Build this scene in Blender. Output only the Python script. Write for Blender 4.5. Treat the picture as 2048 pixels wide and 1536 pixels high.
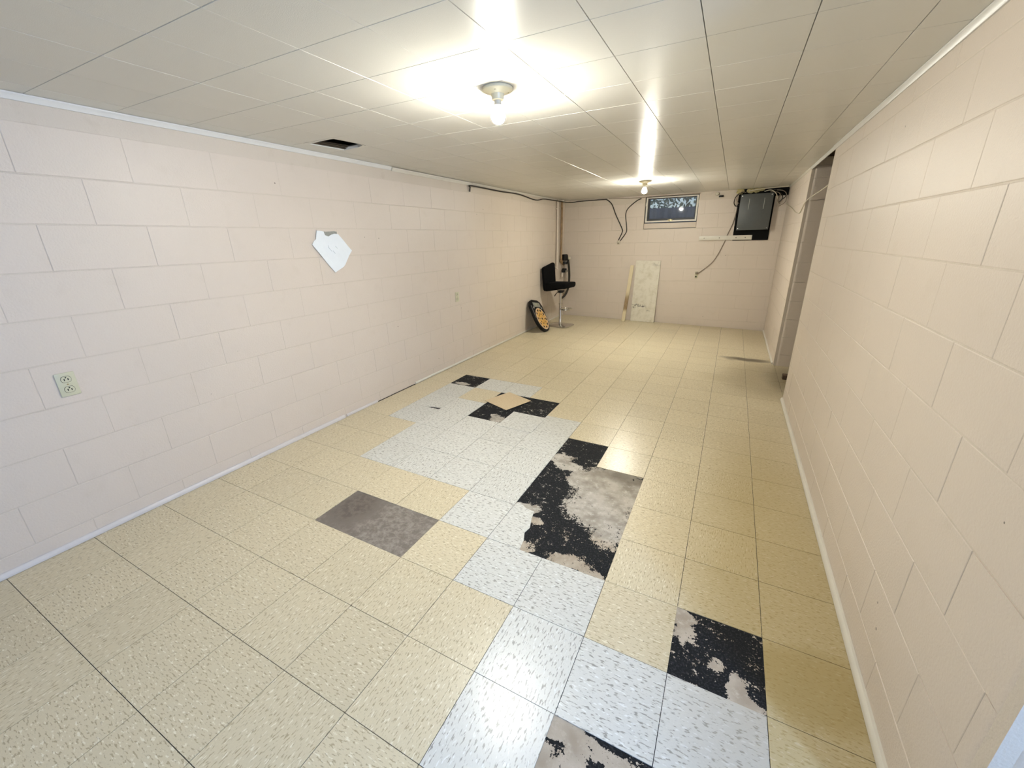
import bpy, bmesh, math, random
from mathutils import Vector, Matrix
random.seed(7)
FT = 0.3048                      # every coordinate below is in feet: floor and ceiling tiles are one foot square

for o in list(bpy.data.objects):
    bpy.data.objects.remove(o, do_unlink=True)
scene = bpy.context.scene
C = scene.collection

# ------------------------------------------------------------------ camera
cam_d = bpy.data.cameras.new('camera')
cam = bpy.data.objects.new('camera', cam_d); C.objects.link(cam)
cam_d.sensor_fit = 'HORIZONTAL'; cam_d.sensor_width = 36.0
cam_d.lens = 817.7 / 2048 * 36.0
cam_d.clip_start = 0.02
_y, _p, _r = -0.48274, 0.33946, -0.0226
_f = Vector((math.sin(_y) * math.cos(_p), math.cos(_y) * math.cos(_p), -math.sin(_p)))
_rt = _f.cross(Vector((0, 0, 1))).normalized(); _up = _rt.cross(_f)
_R = math.cos(_r) * _rt + math.sin(_r) * _up
_U = -math.sin(_r) * _rt + math.cos(_r) * _up
cam.matrix_world = Matrix(((_R.x, _U.x, -_f.x, 1.0259 * FT), (_R.y, _U.y, -_f.y, -4.7582 * FT),
                           (_R.z, _U.z, -_f.z, 4.7493 * FT), (0, 0, 0, 1)))
scene.camera = cam

# ------------------------------------------------------------------ world, daylight, exposure
BULB_STRENGTH = 3000.0
BULB_COLOR = (1.0, 0.975, 0.855)
DAY_POWER = 92.0
DAY_COLOR = (0.36, 0.57, 1.0)
scene.view_settings.view_transform = 'Standard'
scene.view_settings.look = 'None'
scene.view_settings.gamma = 1.0
scene.view_settings.use_curve_mapping = False
scene.view_settings.exposure = 0.0

world = bpy.data.worlds.new('sky'); scene.world = world; world.use_nodes = True
_wn = world.node_tree.nodes; _wl = world.node_tree.links
_sky = _wn.new('ShaderNodeTexSky'); _sky.sky_type = 'NISHITA'; _sky.sun_disc = False
_sky.sun_elevation = math.radians(40); _sky.sun_rotation = math.radians(120)
_wl.new(_sky.outputs[0], _wn['Background'].inputs[0]); _wn['Background'].inputs[1].default_value = 0.16

# daylight arriving through the window of the side room on the right of the camera
_al = bpy.data.lights.new('daylight', 'AREA'); _al.shape = 'RECTANGLE'
_al.size = 1.1 * FT; _al.size_y = 2.2 * FT; _al.energy = DAY_POWER; _al.color = DAY_COLOR
_ao = bpy.data.objects.new('daylight', _al); C.objects.link(_ao)
_ao.location = (7.35 * FT, -6.7 * FT, 5.25 * FT)
_ao.rotation_euler = (math.radians(90), 0, math.radians(90))

# ------------------------------------------------------------------ room numbers (feet)
XL, XR, YB, ZC = -8.016, 2.956, 19.62, 6.79
SA, SB = -0.0185, 0.0044            # the slab falls a little towards the right
def zf(x, y): return SA * x + SB * y
BED0, COURSE, BW = 0.4386, 2 / 3, 4 / 3   # first bed joint, course height, block length
OPEN0, OPEN1 = 9.32, 13.10           # doorway in the right wall
NEAR_END = -1.88                     # right wall ends here; side room beyond

# ------------------------------------------------------------------ mesh helper
class M:
    def __init__(self): self.v = []; self.f = []
    def add(self, vs, fs):
        b = len(self.v); self.v += [tuple(p) for p in vs]; self.f += [tuple(i + b for i in q) for q in fs]; return self
    def box(self, x0, x1, y0, y1, z0, z1):
        return self.add([(x0,y0,z0),(x1,y0,z0),(x1,y1,z0),(x0,y1,z0),(x0,y0,z1),(x1,y0,z1),(x1,y1,z1),(x0,y1,z1)],
                 [(3,2,1,0),(4,5,6,7),(0,1,5,4),(1,2,6,5),(2,3,7,6),(3,0,4,7)])
    def prism(self, poly, d0, d1, ax='z'):
        n = len(poly)
        mk = {'z': lambda a,b,d: (a,b,d), 'x': lambda a,b,d: (d,a,b), 'y': lambda a,b,d: (a,d,b)}[ax]
        vs = [mk(a,b,d0) for a,b in poly] + [mk(a,b,d1) for a,b in poly]
        fs = [tuple(range(n-1,-1,-1)), tuple(range(n,2*n))] + [(i,(i+1)%n,n+(i+1)%n,n+i) for i in range(n)]
        return self.add(vs, fs)
    def lathe(self, prof, seg=24, origin=(0,0,0), axis='z', cap=True):
        vs = []; fs = []; n = len(prof); ox,oy,oz = origin
        for i in range(seg):
            a = 2*math.pi*i/seg; c, s = math.cos(a), math.sin(a)
            for r, h in prof:
                p = {'z': (r*c, r*s, h), 'x': (h, r*c, r*s), 'y': (r*c, h, r*s)}[axis]
                vs.append((p[0]+ox, p[1]+oy, p[2]+oz))
        for i in range(seg):
            j = (i+1) % seg
            for k in range(n-1): fs.append((i*n+k, j*n+k, j*n+k+1, i*n+k+1))
        if cap:
            fs.append(tuple(i*n for i in range(seg-1,-1,-1))); fs.append(tuple(i*n+n-1 for i in range(seg)))
        return self.add(vs, fs)
    def tube(self, path, r, seg=8, sub=6, closed=False):
        P = [Vector(p) for p in path]
        if len(P) > 2 and sub > 1:
            Q = []; n = len(P)
            rng = range(n) if closed else range(n-1)
            for i in rng:
                if closed: p0,p1,p2,p3 = P[i-1],P[i],P[(i+1)%n],P[(i+2)%n]
                else: p0,p1,p2,p3 = P[max(i-1,0)],P[i],P[i+1],P[min(i+2,n-1)]
                for k in range(sub):
                    t = k/sub
                    Q.append(.5*((2*p1)+(p2-p0)*t+(2*p0-5*p1+4*p2-p3)*t*t+(3*p1-p0-3*p2+p3)*t**3))
            if not closed: Q.append(P[-1])
            P = Q
        n = len(P); vs = []; fs = []; nrm = None
        for i in range(n):
            if closed: d = (P[(i+1)%n]-P[i-1]).normalized()
            else: d = (P[min(i+1,n-1)]-P[max(i-1,0)]).normalized()
            if nrm is None:
                nrm = d.orthogonal().normalized()
            nrm = (nrm - d*nrm.dot(d)).normalized(); b = d.cross(nrm)
            for k in range(seg):
                a = 2*math.pi*k/seg; vs.append(P[i]+r*(math.cos(a)*nrm+math.sin(a)*b))
        for i in range(n if closed else n-1):
            j = (i+1) % n
            for k in range(seg): fs.append((i*seg+k, i*seg+(k+1)%seg, j*seg+(k+1)%seg, j*seg+k))
        if not closed:
            fs.append(tuple(range(seg-1,-1,-1))); fs.append(tuple((n-1)*seg+k for k in range(seg)))
        return self.add(vs, fs)
    def xf(self, mat):
        self.v = [tuple(mat @ Vector(p)) for p in self.v]; return self
    def mesh(self, name, mat, bevel=0, seg=2, smooth=True):
        me = bpy.data.meshes.new(name)
        me.from_pydata([(x*FT, y*FT, z*FT) for x,y,z in self.v], [], self.f)
        bm = bmesh.new(); bm.from_mesh(me)
        bmesh.ops.recalc_face_normals(bm, faces=bm.faces)
        if bevel:
            es = [e for e in bm.edges if len(e.link_faces) == 2 and e.calc_face_angle(0) > 0.5]
            bmesh.ops.bevel(bm, geom=es, offset=bevel*FT, segments=seg, affect='EDGES', profile=.5)
        bm.to_mesh(me); bm.free()
        if smooth:
            me.polygons.foreach_set('use_smooth', [True]*len(me.polygons)); me.set_sharp_from_angle(angle=0.6)
        if mat: me.materials.append(mat)
        return me
    def obj(self, name, mat, parent=None, bevel=0, seg=2, smooth=True):
        o = bpy.data.objects.new(name, self.mesh(name, mat, bevel, seg, smooth)); C.objects.link(o)
        if parent: o.parent = parent
        return o

def put(name, me, parent, loc, rot=(0,0,0), scale=None):
    o = bpy.data.objects.new(name, me); C.objects.link(o); o.parent = parent
    o.location = Vector(loc)*FT; o.rotation_euler = rot
    if scale: o.scale = scale
    return o
def tag(o, label, cat, group=None):
    o['label'] = label; o['category'] = cat
    if group: o['group'] = group
    return o
def struct(o, label=None, kind='structure'):
    o['kind'] = kind
    if label: o['label'] = label
    return o
def thing(name, label, cat, loc=(0,0,0), rotz=0, group=None):
    o = bpy.data.objects.new(name, None); C.objects.link(o); o.empty_display_size = .05
    o.location = Vector(loc)*FT; o.rotation_euler = (0,0,rotz)
    return tag(o, label, cat, group)

# ------------------------------------------------------------------ materials
class N:
    def __init__(self, name):
        self.m = bpy.data.materials.new(name); self.m.use_nodes = True
        self.t = self.m.node_tree; self.b = self.t.nodes['Principled BSDF']
    def n(self, kind, **kw):
        x = self.t.nodes.new(kind)
        for k, v in kw.items(): setattr(x, k, v)
        return x
    def l(self, a, b): self.t.links.new(a, b)
    def val(self, x, sock):
        if isinstance(x, (int, float)): sock.default_value = x
        elif isinstance(x, (tuple, list)): sock.default_value = tuple(x) if len(sock.default_value) == len(x) else (*x, 1)
        else: self.l(x, sock)
    def math(self, op, a, b=0.0, c=None, clamp=False):
        x = self.n('ShaderNodeMath', operation=op); x.use_clamp = clamp
        self.val(a, x.inputs[0]); self.val(b, x.inputs[1])
        if c is not None: self.val(c, x.inputs[2])
        return x.outputs[0]
    def mix(self, fac, a, b, blend='MIX'):
        x = self.n('ShaderNodeMix', data_type='RGBA', blend_type=blend)
        self.val(fac, x.inputs[0]); self.val(a, x.inputs[6]); self.val(b, x.inputs[7]); return x.outputs[2]
    def noise(self, vec, scale, detail=3, rough=.55, dist=0):
        x = self.n('ShaderNodeTexNoise'); x.inputs['Scale'].default_value = scale; x.inputs['Detail'].default_value = detail
        x.inputs['Roughness'].default_value = rough; x.inputs['Distortion'].default_value = dist
        if vec is not None: self.l(vec, x.inputs['Vector'])
        return x.outputs[0]
    def ss(self, v, lo, hi):
        x = self.n('ShaderNodeMapRange', interpolation_type='SMOOTHSTEP')
        self.val(v, x.inputs[0]); x.inputs[1].default_value = lo; x.inputs[2].default_value = hi
        return x.outputs[0]
    def pos(self): return self.n('ShaderNodeNewGeometry').outputs['Position']
    def objc(self): return self.n('ShaderNodeTexCoord').outputs['Object']
    def rand(self): return self.n('ShaderNodeObjectInfo').outputs['Random']
    def vec(self, op, a, b):
        x = self.n('ShaderNodeVectorMath', operation=op); self.val(a, x.inputs[0]); self.val(b, x.inputs[1]); return x.outputs[0]
    def bump(self, h, strength, dist):
        x = self.n('ShaderNodeBump'); x.inputs['Strength'].default_value = strength; x.inputs['Distance'].default_value = dist
        self.l(h, x.inputs['Height']); self.l(x.outputs[0], self.b.inputs['Normal'])
    def out(self, color=None, rough=None, metal=0, spec=.5):
        if color is not None: self.val(color, self.b.inputs['Base Color'])
        if rough is not None: self.val(rough, self.b.inputs['Roughness'])
        self.b.inputs['Metallic'].default_value = metal; self.b.inputs['Specular IOR Level'].default_value = spec
        return self.m

def simple(name, col, rough=.5, metal=0, spec=.5, var=.06, scale=30, bump=0):
    k = N(name); p = k.objc(); n = k.noise(p, scale)
    f = k.math('MULTIPLY_ADD', n, 2*var, 1-var)
    c = k.vec('SCALE', (0,0,0), (0,0,0)); x = c.node
    x.inputs[0].default_value = col; k.l(f, x.inputs['Scale'])
    if bump: k.bump(k.noise(p, scale*4), .5, bump)
    return k.out(x.outputs[0], rough, metal, spec)

def wall_paint(name, col, rough=.42, bump=.0016, dirt=.10, pits=True):
    k = N(name); p = k.pos()
    big = k.noise(p, 1.3, 2); mid = k.noise(p, 9, 2)
    f = k.math('MULTIPLY_ADD', big, .10, .95)
    x = k.n('ShaderNodeVectorMath', operation='SCALE'); x.inputs[0].default_value = col; k.l(f, x.inputs['Scale'])
    c = k.mix(k.math('MULTIPLY', k.ss(mid, .56, .8), dirt), x.outputs[0], (col[0]*.72, col[1]*.68, col[2]*.6))
    if pits:
        v = k.n('ShaderNodeTexVoronoi'); v.inputs['Scale'].default_value = 7.0; k.l(p, v.inputs['Vector'])
        d = k.math('LESS_THAN', v.outputs['Distance'], .035)
        pick = k.math('GREATER_THAN', k.noise(p, 2.1, 1), .57)
        c = k.mix(k.math('MULTIPLY', k.math('MULTIPLY', d, pick), .75), c, (.10,.08,.06))
    h = k.noise(p, 120, 3)
    k.bump(h, .6, bump*1.5)
    return k.out(c, rough, 0, .45)

PAINT = (.68, .595, .515)
m_wall = wall_paint('pink_block_paint', PAINT)
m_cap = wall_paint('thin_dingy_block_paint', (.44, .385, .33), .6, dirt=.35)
m_mortar = wall_paint('painted_mortar', (.64, .565, .48), .6, .002, dirt=.3, pits=False)
m_plain = wall_paint('plain_room_paint', (.62,.57,.52), .6)

def ceiling_mat():
    k = N('glossy_ceiling_paint'); p = k.pos(); r = k.rand()
    f = k.math('ADD', k.math('MULTIPLY_ADD', r, .02, .98), k.math('MULTIPLY_ADD', k.noise(p, 1.1, 3), .08, -.04))
    x = k.n('ShaderNodeVectorMath', operation='SCALE'); x.inputs[0].default_value = (.72,.70,.645); k.l(f, x.inputs['Scale'])
    k.bump(k.noise(p, 330, 1), .3, .0010)
    return k.out(x.outputs[0], .28, 0, .14)
m_ceil = ceiling_mat()
m_ceil_gap = simple('ceiling_joint_shadow', (.13,.12,.10), .9)

# floor stains, those along the right wall also painting in daylight shadow: (x, y, radius x, radius y, strength) in feet
GRIME = [(2.1,13.5,.8,.22,.9),(1.55,13.42,.3,.2,.6),(3.3,11.5,.9,1.6,.5),(2.5,11.0,1.0,1.5,.24)]
STAINS_SHADE = [(2.3,1.0,1.15,5.0,.55),(1.2,1.5,.6,2.5,.16),(2.45,-.4,.9,.7,.75),(2.5,11.2,1.1,1.9,.30),(3.3,11.5,.8,1.6,.45),(1.6,10.6,.9,.5,.22),
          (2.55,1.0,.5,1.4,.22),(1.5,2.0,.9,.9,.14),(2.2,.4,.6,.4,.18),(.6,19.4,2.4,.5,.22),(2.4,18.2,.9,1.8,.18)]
def ellipse_sum(k, sx, sy, lst, soft=.6):
    tot = None
    for (cx,cy,rx,ry,w) in lst:
        a = k.math('MULTIPLY', k.math('SUBTRACT', sx, cx), 1/rx); b = k.math('MULTIPLY', k.math('SUBTRACT', sy, cy), 1/ry)
        d = k.math('SQRT', k.math('ADD', k.math('MULTIPLY', a, a), k.math('MULTIPLY', b, b)))
        e = k.math('MULTIPLY', k.ss(d, 1+soft, 1-soft), w)
        tot = e if tot is None else k.math('MAXIMUM', tot, e)
    return tot
def feet_xy(k, wob=0, scale=6):
    p = k.pos(); s = k.n('ShaderNodeSeparateXYZ'); k.l(p, s.inputs[0])
    x = k.math('MULTIPLY', s.outputs[0], 1/FT); y = k.math('MULTIPLY', s.outputs[1], 1/FT)
    if wob:
        w = k.n('ShaderNodeTexNoise'); w.inputs['Scale'].default_value = scale; w.inputs['Detail'].default_value = 2; k.l(p, w.inputs['Vector'])
        q = k.n('ShaderNodeSeparateColor'); k.l(w.outputs[1], q.inputs[0])
        x = k.math('ADD', x, k.math('MULTIPLY_ADD', q.outputs[0], 2*wob, -wob)); y = k.math('ADD', y, k.math('MULTIPLY_ADD', q.outputs[1], 2*wob, -wob))
    return p, x, y
def tile_mat(name, base, dark, light, amt_d, amt_l, coarse, stain_shade_col, dirt):
    k = N(name); oc = k.objc(); r = k.rand()
    off = k.n('ShaderNodeCombineXYZ'); k.l(k.math('MULTIPLY', r, 37.0), off.inputs[0]); k.l(k.math('MULTIPLY', r, 91.0), off.inputs[1])
    v = k.vec('ADD', oc, off.outputs[0])
    mp = k.n('ShaderNodeMapping'); mp.inputs['Scale'].default_value = (1, 3.4, 1); k.l(v, mp.inputs['Vector'])
    mq = k.n('ShaderNodeMapping'); mq.inputs['Scale'].default_value = (1, 3.0, 1); mq.inputs['Location'].default_value = (3.3,8.1,0); mq.inputs['Rotation'].default_value=(0,0,.12); k.l(v, mq.inputs['Vector'])
    a = k.noise(mp.outputs[0], coarse, 2, .5); b = k.noise(mq.outputs[0], coarse*.8, 2, .5); cfine = k.noise(mp.outputs[0], coarse*2.6, 2)
    f = k.math('ADD', k.math('MULTIPLY_ADD', r, .07, .965), k.math('MULTIPLY_ADD', cfine, .16, -.08))
    x = k.n('ShaderNodeVectorMath', operation='SCALE'); x.inputs[0].default_value = base; k.l(f, x.inputs['Scale'])
    c = k.mix(k.math('MULTIPLY', k.ss(a, .55, .66), amt_d), x.outputs[0], dark)
    c = k.mix(k.math('MULTIPLY', k.ss(b, .60, .68), amt_l), c, light)
    p, fx, fy = feet_xy(k, .25, 5)
    st = ellipse_sum(k, fx, fy, STAINS_SHADE)
    c = k.mix(st, c, stain_shade_col)
    c = k.mix(ellipse_sum(k, fx, fy, GRIME), c, (.085,.068,.045))
    specks = k.n('ShaderNodeTexVoronoi'); specks.inputs['Scale'].default_value = 9; k.l(p, specks.inputs['Vector'])
    c = k.mix(k.math('MULTIPLY', k.math('LESS_THAN', specks.outputs['Distance'], .028), .6), c, (.12,.09,.05))
    k.bump(k.noise(p, 9, 1), .25, .0018)
    return k.out(c, .30, 0, .42)
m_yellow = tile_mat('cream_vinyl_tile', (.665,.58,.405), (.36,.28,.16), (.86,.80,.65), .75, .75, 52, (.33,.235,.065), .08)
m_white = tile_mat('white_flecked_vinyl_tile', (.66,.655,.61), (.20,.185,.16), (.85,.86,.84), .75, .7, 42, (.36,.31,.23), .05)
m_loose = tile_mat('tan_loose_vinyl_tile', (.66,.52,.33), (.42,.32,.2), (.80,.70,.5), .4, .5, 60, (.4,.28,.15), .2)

def subfloor():
    k = N('mastic_and_bare_concrete')
    p, fx, fy = feet_xy(k, .10, 14)
    bare = [(-.5,2.35,.72,.85,1.0),(-.55,1.55,.62,.5,.9),(-.2,1.1,.3,.45,.75),(-1.85,3.0,.26,.22,.9),(-1.55,2.75,.3,.18,.85),(-1.2,2.4,.22,.34,.9),
            (-1.78,1.03,.26,.14,.95),(-1.45,.78,.13,.1,.9),(-.6,.12,.32,.14,.8),(-.25,.05,.25,.08,.7),(-1.35,.1,.2,.12,.7),
            (1.06,-.12,.16,.14,.95),(1.14,-.38,.16,.16,.75),(1.72,-.86,.10,.2,1.0),(1.5,-.62,.10,.1,.75),(1.86,-.95,.14,.08,.9),
            (.08,-2.1,.3,.14,1.0),(.28,-2.75,.24,.5,1.0),(.02,-2.55,.12,.3,.95),(.5,-2.12,.4,.09,.8),(.32,-2.25,.12,.2,.85),
            (-6.62,6.16,.3,.1,.9),(-4.15,4.18,.2,.2,.8),(-4.3,4.35,.16,.12,.6)]
    e = ellipse_sum(k, fx, fy, bare, .35)
    n1 = k.noise(p, 34, 8, .72); n2 = k.noise(p, 150, 2, .6); n3 = k.noise(p, 9, 3)
    # flakes of adhesive: mask pushed by two sizes of noise
    q = k.math('ADD', e, k.math('ADD', k.math('MULTIPLY_ADD', n1, 2.6, -1.26), k.math('ADD', k.math('MULTIPLY_ADD', n2, 1.5, -.75), k.math('MULTIPLY_ADD', n3, 1.0, -.47))))
    isbare = k.ss(q, .44, .52)
    conc = k.mix(k.ss(n3, .35, .7), (.50,.46,.40), (.30,.265,.22))
    conc = k.mix(k.ss(n1, .5, .75), conc, (.60,.57,.51))
    dk = ellipse_sum(k, fx, fy, [(-.25,2.85,.55,.22,.75),(-.8,2.85,.25,.25,.5)], .6)
    conc = k.mix(dk, conc, (.17,.145,.115))
    tan = k.ss(fy, .95, .75)
    conc = k.mix(k.math('MULTIPLY', tan, .45), conc, (.46,.36,.25))
    mast = k.mix(k.ss(n2, .45, .75), (.010,.011,.013), (.035,.036,.040))
    c = k.mix(isbare, mast, conc)
    # two squares where only brown-grey concrete is left
    inx = k.math('MULTIPLY', k.math('GREATER_THAN', fx, -5.6), k.math('LESS_THAN', fx, -2.6)); iny = k.math('MULTIPLY', k.math('GREATER_THAN', fy, -1.4), k.math('LESS_THAN', fy, .4))
    br = k.mix(k.ss(n1, .38, .68), (.20,.170,.145), (.33,.295,.255))
    br = k.mix(k.math('MULTIPLY', ellipse_sum(k, fx, fy, [(-4.65,-.35,.45,.6,.75)], .7), k.ss(n1,.35,.6)), br, (.085,.066,.055))
    c = k.mix(k.math('MULTIPLY', inx, iny), c, br)
    k.bump(k.math('ADD', k.math('MULTIPLY', isbare, -.5), n2), .5, .0012)
    return k.out(c, k.math('MULTIPLY_ADD', isbare, .1, .7), 0, .14)
m_sub = subfloor()

m_trim = simple('white_trim_paint', (.72,.71,.68), .35, var=.05, scale=12)
m_trim_warm = simple('cream_trim_paint', (.69,.655,.575), .4, var=.08, scale=12)
m_wood_raw = simple('dark_joist_wood', (.075,.045,.025), .8, var=.3, scale=20)
m_wood_grey = simple('weathered_header_wood', (.34,.29,.24), .8, var=.2, scale=20)
m_black_vinyl = simple('black_stool_velour', (.004,.004,.0045), .85, spec=.12, var=.2, scale=60)
m_chrome = simple('chrome', (.66,.65,.63), .16, 1.0, var=.03)
m_black_plastic = simple('black_plastic', (.006,.006,.0065), .5, spec=.2, var=.2)
m_dark_metal = simple('dark_metal', (.03,.03,.032), .45, .6, var=.2)
m_grey_panel = simple('grey_enamel', (.085,.092,.092), .42, .0, var=.12, scale=18)
m_black_board = simple('black_painted_plywood', (.004,.004,.004), .8, spec=.15, var=.3, scale=20)
m_porcelain = simple('aged_porcelain', (.86,.79,.57), .28, var=.05)
m_brass = simple('brass_screw', (.45,.38,.22), .35, .9)
m_ivory = simple('ivory_plastic', (.60,.58,.42), .4, var=.05)
m_slot = simple('slot_black', (.02,.018,.015), .8)
m_wire_grey = simple('painted_cable', (.26,.21,.16), .6)
m_wire_black = simple('black_cable', (.018,.014,.010), .55)
m_wire_white = simple('white_cable', (.62,.57,.46), .5)
m_insul = simple('yellow_fibreglass', (.56,.48,.24), .95, var=.3, scale=60, bump=.01)
m_paper = simple('white_torn_sheet', (.82,.86,.90), .45, var=.03, scale=25)
m_paper_grey = simple('grey_board_backing', (.30,.30,.27), .8, var=.2, scale=60)
m_pine = None
def board_mats():
    k = N('stained_pine'); p = k.objc(); s = k.n('ShaderNodeSeparateXYZ'); k.l(p, s.inputs[0])
    z = k.math('MULTIPLY', s.outputs[2], 1/FT)
    n = k.noise(p, 14, 4); band = k.math('MULTIPLY', k.ss(z, .5, .75), k.ss(z, 1.75, 1.2))
    c = k.mix(k.math('MULTIPLY', band, k.math('MULTIPLY_ADD', n, .6, .55), clamp=True), (.70,.60,.40), (.22,.13,.055))
    a = k.out(c, .6)
    k = N('smudged_white_board'); p = k.objc(); s = k.n('ShaderNodeSeparateXYZ'); k.l(p, s.inputs[0])
    x = k.math('MULTIPLY', s.outputs[0], 1/FT); z = k.math('MULTIPLY', s.outputs[2], 1/FT)
    wob = k.noise(p, 16, 4); xx = k.math('ADD', x, k.math('MULTIPLY_ADD', wob, .3, -.15)); zz = k.math('ADD', z, k.math('MULTIPLY_ADD', k.noise(p, 21, 3), .3, -.15))
    smear = ellipse_sum(k, xx, zz, [(-.35,.93,.34,.045,1),(-.1,.86,.2,.035,.9),(-.52,.78,.12,.05,.7),(.25,.64,.1,.03,.5),(.42,3.15,.18,.08,.3)], .6)
    smear = k.math('MULTIPLY', smear, k.ss(k.noise(p, 60, 3), .35, .6))
    c = k.mix(k.math('MULTIPLY', k.ss(k.noise(p, 11, 5, .65), .42, .72), .55), (.74,.70,.60), (.50,.45,.32))
    c = k.mix(smear, c, (.07,.06,.045))
    b = k.out(c, .4)
    return a, b
m_pine, m_whiteboard = board_mats()
def emis():
    k = N('lit_bulb_glass'); k.b.inputs['Base Color'].default_value = (1,1,1,1)
    k.b.inputs['Emission Color'].default_value = (*BULB_COLOR, 1); k.b.inputs['Emission Strength'].default_value = BULB_STRENGTH
    return k.m
m_bulb = emis()
def emis_dim():
    k = N('glowing_bulb_neck'); k.b.inputs['Base Color'].default_value = (.9,.86,.74,1)
    k.b.inputs['Emission Color'].default_value = (1,.93,.74,1); k.b.inputs['Emission Strength'].default_value = 7.0
    return k.m
m_bulb_dim = emis_dim()
def glass():
    k = N('dusty_window_glass'); k.b.inputs['Base Color'].default_value = (.82,.88,1,1); k.b.inputs['Roughness'].default_value = .03
    k.b.inputs['Transmission Weight'].default_value = 1; k.b.inputs['IOR'].default_value = 1.45
    dust = k.n('ShaderNodeBsdfDiffuse'); dust.inputs[0].default_value = (.42,.50,.66,1)
    mx = k.n('ShaderNodeMixShader'); o = k.t.nodes['Material Output']
    k.l(k.math('MULTIPLY_ADD', k.noise(k.objc(), 12, 4), .18, .12), mx.inputs[0]); k.l(k.b.outputs[0], mx.inputs[1]); k.l(dust.outputs[0], mx.inputs[2]); k.l(mx.outputs[0], o.inputs[0])
    return k.m
m_glass = glass()

# ================================================================== FLOOR
TH = .010                                   # vinyl tile thickness
sub = M()
def slab(x0, x1, y0, y1):
    sub.add([(x,y,zf(x,y)-TH+dz) for dz in (-.3,0) for x,y in ((x0,y0),(x1,y0),(x1,y1),(x0,y1))],
            [(3,2,1,0),(4,5,6,7),(0,1,5,4),(1,2,6,5),(2,3,7,6),(3,0,4,7)])
slab(XL-.3, 9.2, -9.4, YB+.3)
floor = struct(sub.obj('floor', m_sub, smooth=False), 'worn vinyl tile floor with missing tiles')
FROT = (math.atan(SB), math.atan(-SA), 0)
def poly_tile_mesh(name, poly, mat, th=TH):
    cx = sum(p[0] for p in poly)/len(poly); cy = sum(p[1] for p in poly)/len(poly)
    return M().prism([(x-cx,y-cy) for x,y in poly], -th, 0).mesh(name, mat, smooth=False), cx, cy
G = .0035
full = {}
for key, mt in (('y', m_yellow), ('w', m_white)):
    full[key] = M().prism([(-.5+G,-.5+G),(.5-G,-.5+G),(.5-G,.5-G),(-.5+G,.5-G)], -TH, 0).mesh('floor_tile', mt, smooth=False)
WHITE = {(-6,1),(-5,1),(-4,1),(-3,1),(-6,2),(-5,2),(-4,2),(-3,2),(-7,3),(-6,3),(-5,3),(-4,3),(-3,3),(-3,4),(-6,4),(-7,5),
         (-6,6),(-5,6),(-3,0),(-2,-1),(-1,-1),(-1,-2),(0,-2),(1,-2),(-1,-3),(1,-3)}
BARE = {(-1,0),(-2,1),(-2,2),(-2,3),(-1,1),(-1,2),(1,-1),(0,-3),(-5,-1),(-4,-1),(-7,6),(-5,4),(-5,5),(-4,5)}
def lay(me, x, y, rz=0, dz=0):
    o = put('floor_tile', me, floor, (x, y, zf(x,y)+dz), FROT)
    if rz: o.rotation_euler = (Matrix.Rotation(FROT[0],3,'X') @ Matrix.Rotation(FROT[1],3,'Y') @ Matrix.Rotation(rz,3,'Z')).to_euler()
    return o
rest_y = M()
for v in range(-9, 20):
    for u in range(-9, 9):
        x0, x1, y0, y1 = max(u, XL+.01), min(u+1, XR+.0 if not 9 <= v <= 13 and v > -3 else 9), v, min(v+1, YB-.03)
        if u >= 3 and v > -3 and not 9 <= v <= 13: continue
        if x1 - x0 < .02: continue
        if (u,v) in BARE or (u,v) in ((-2,0),(-7,4),(-4,4)): continue
        if v < -5 or u > 4 or (u > 2 and v < 9):        # behind or beside the camera, out of sight
            rest_y.add([(x,y,zf(x,y)) for x,y in ((x0+G,y0+G),(x1-G,y0+G),(x1-G,y1-G),(x0+G,y1-G))], [(0,1,2,3)]); continue
        if x0 == u and x1 == u+1 and y1 == v+1:
            mk = full['w' if (u,v) in WHITE else 'y']
            lay(mk, u+.5, v+.5, rz=random.choice((0, math.pi/2, math.pi, -math.pi/2)) if random.random() < .75 else 0, dz=random.uniform(-.0008,.0008))
        else:
            me, cx, cy = poly_tile_mesh('floor_tile', [(x0+G,y0+G),(x1-G,y0+G),(x1-G,y1-G),(x0+G,y1-G)], m_yellow)
            lay(me, cx, cy)
struct(rest_y.obj('floor_tile_field', m_yellow, floor, smooth=False), kind='stuff')
for poly in ([(-2+G,G),(-1.40,G),(-1.44,.25),(-1.50,.40),(-1.47,.55),(-1.55,.80),(-1.585,.985),(-1.75,1.0),(-1.86,1.07),(-1.96,1.10),(-2+G,1.0)],
             [(-7+G,4+G),(-6.42,4+G),(-6.30,4.07),(-6.02,4.105),(-6-G,4.12),(-6-G,5-G),(-7+G,5-G)]):
    me, cx, cy = poly_tile_mesh('floor_tile', poly, m_white); lay(me, cx, cy)
lay(full['w'], -3.45, 4.31, dz=.012)                                  # slid over its neighbour
# tile that has come loose and lies askew
lt = M().prism([(-.5,-.5),(.5,-.5),(.5,.5),(-.5,.5)], 0, .011).obj('loose_floor_tile', m_loose, bevel=.002, seg=1)
lt.location = Vector((-4.47, 5.43, zf(-4.47,5.43)+.014))*FT
lt.rotation_euler = (Matrix.Rotation(FROT[0]+.006,3,'X') @ Matrix.Rotation(FROT[1]-.006,3,'Y') @ Matrix.Rotation(math.radians(-21),3,'Z')).to_euler()
tag(lt, 'loose tan vinyl tile lying askew over bare black floor patches', 'tile')

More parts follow.
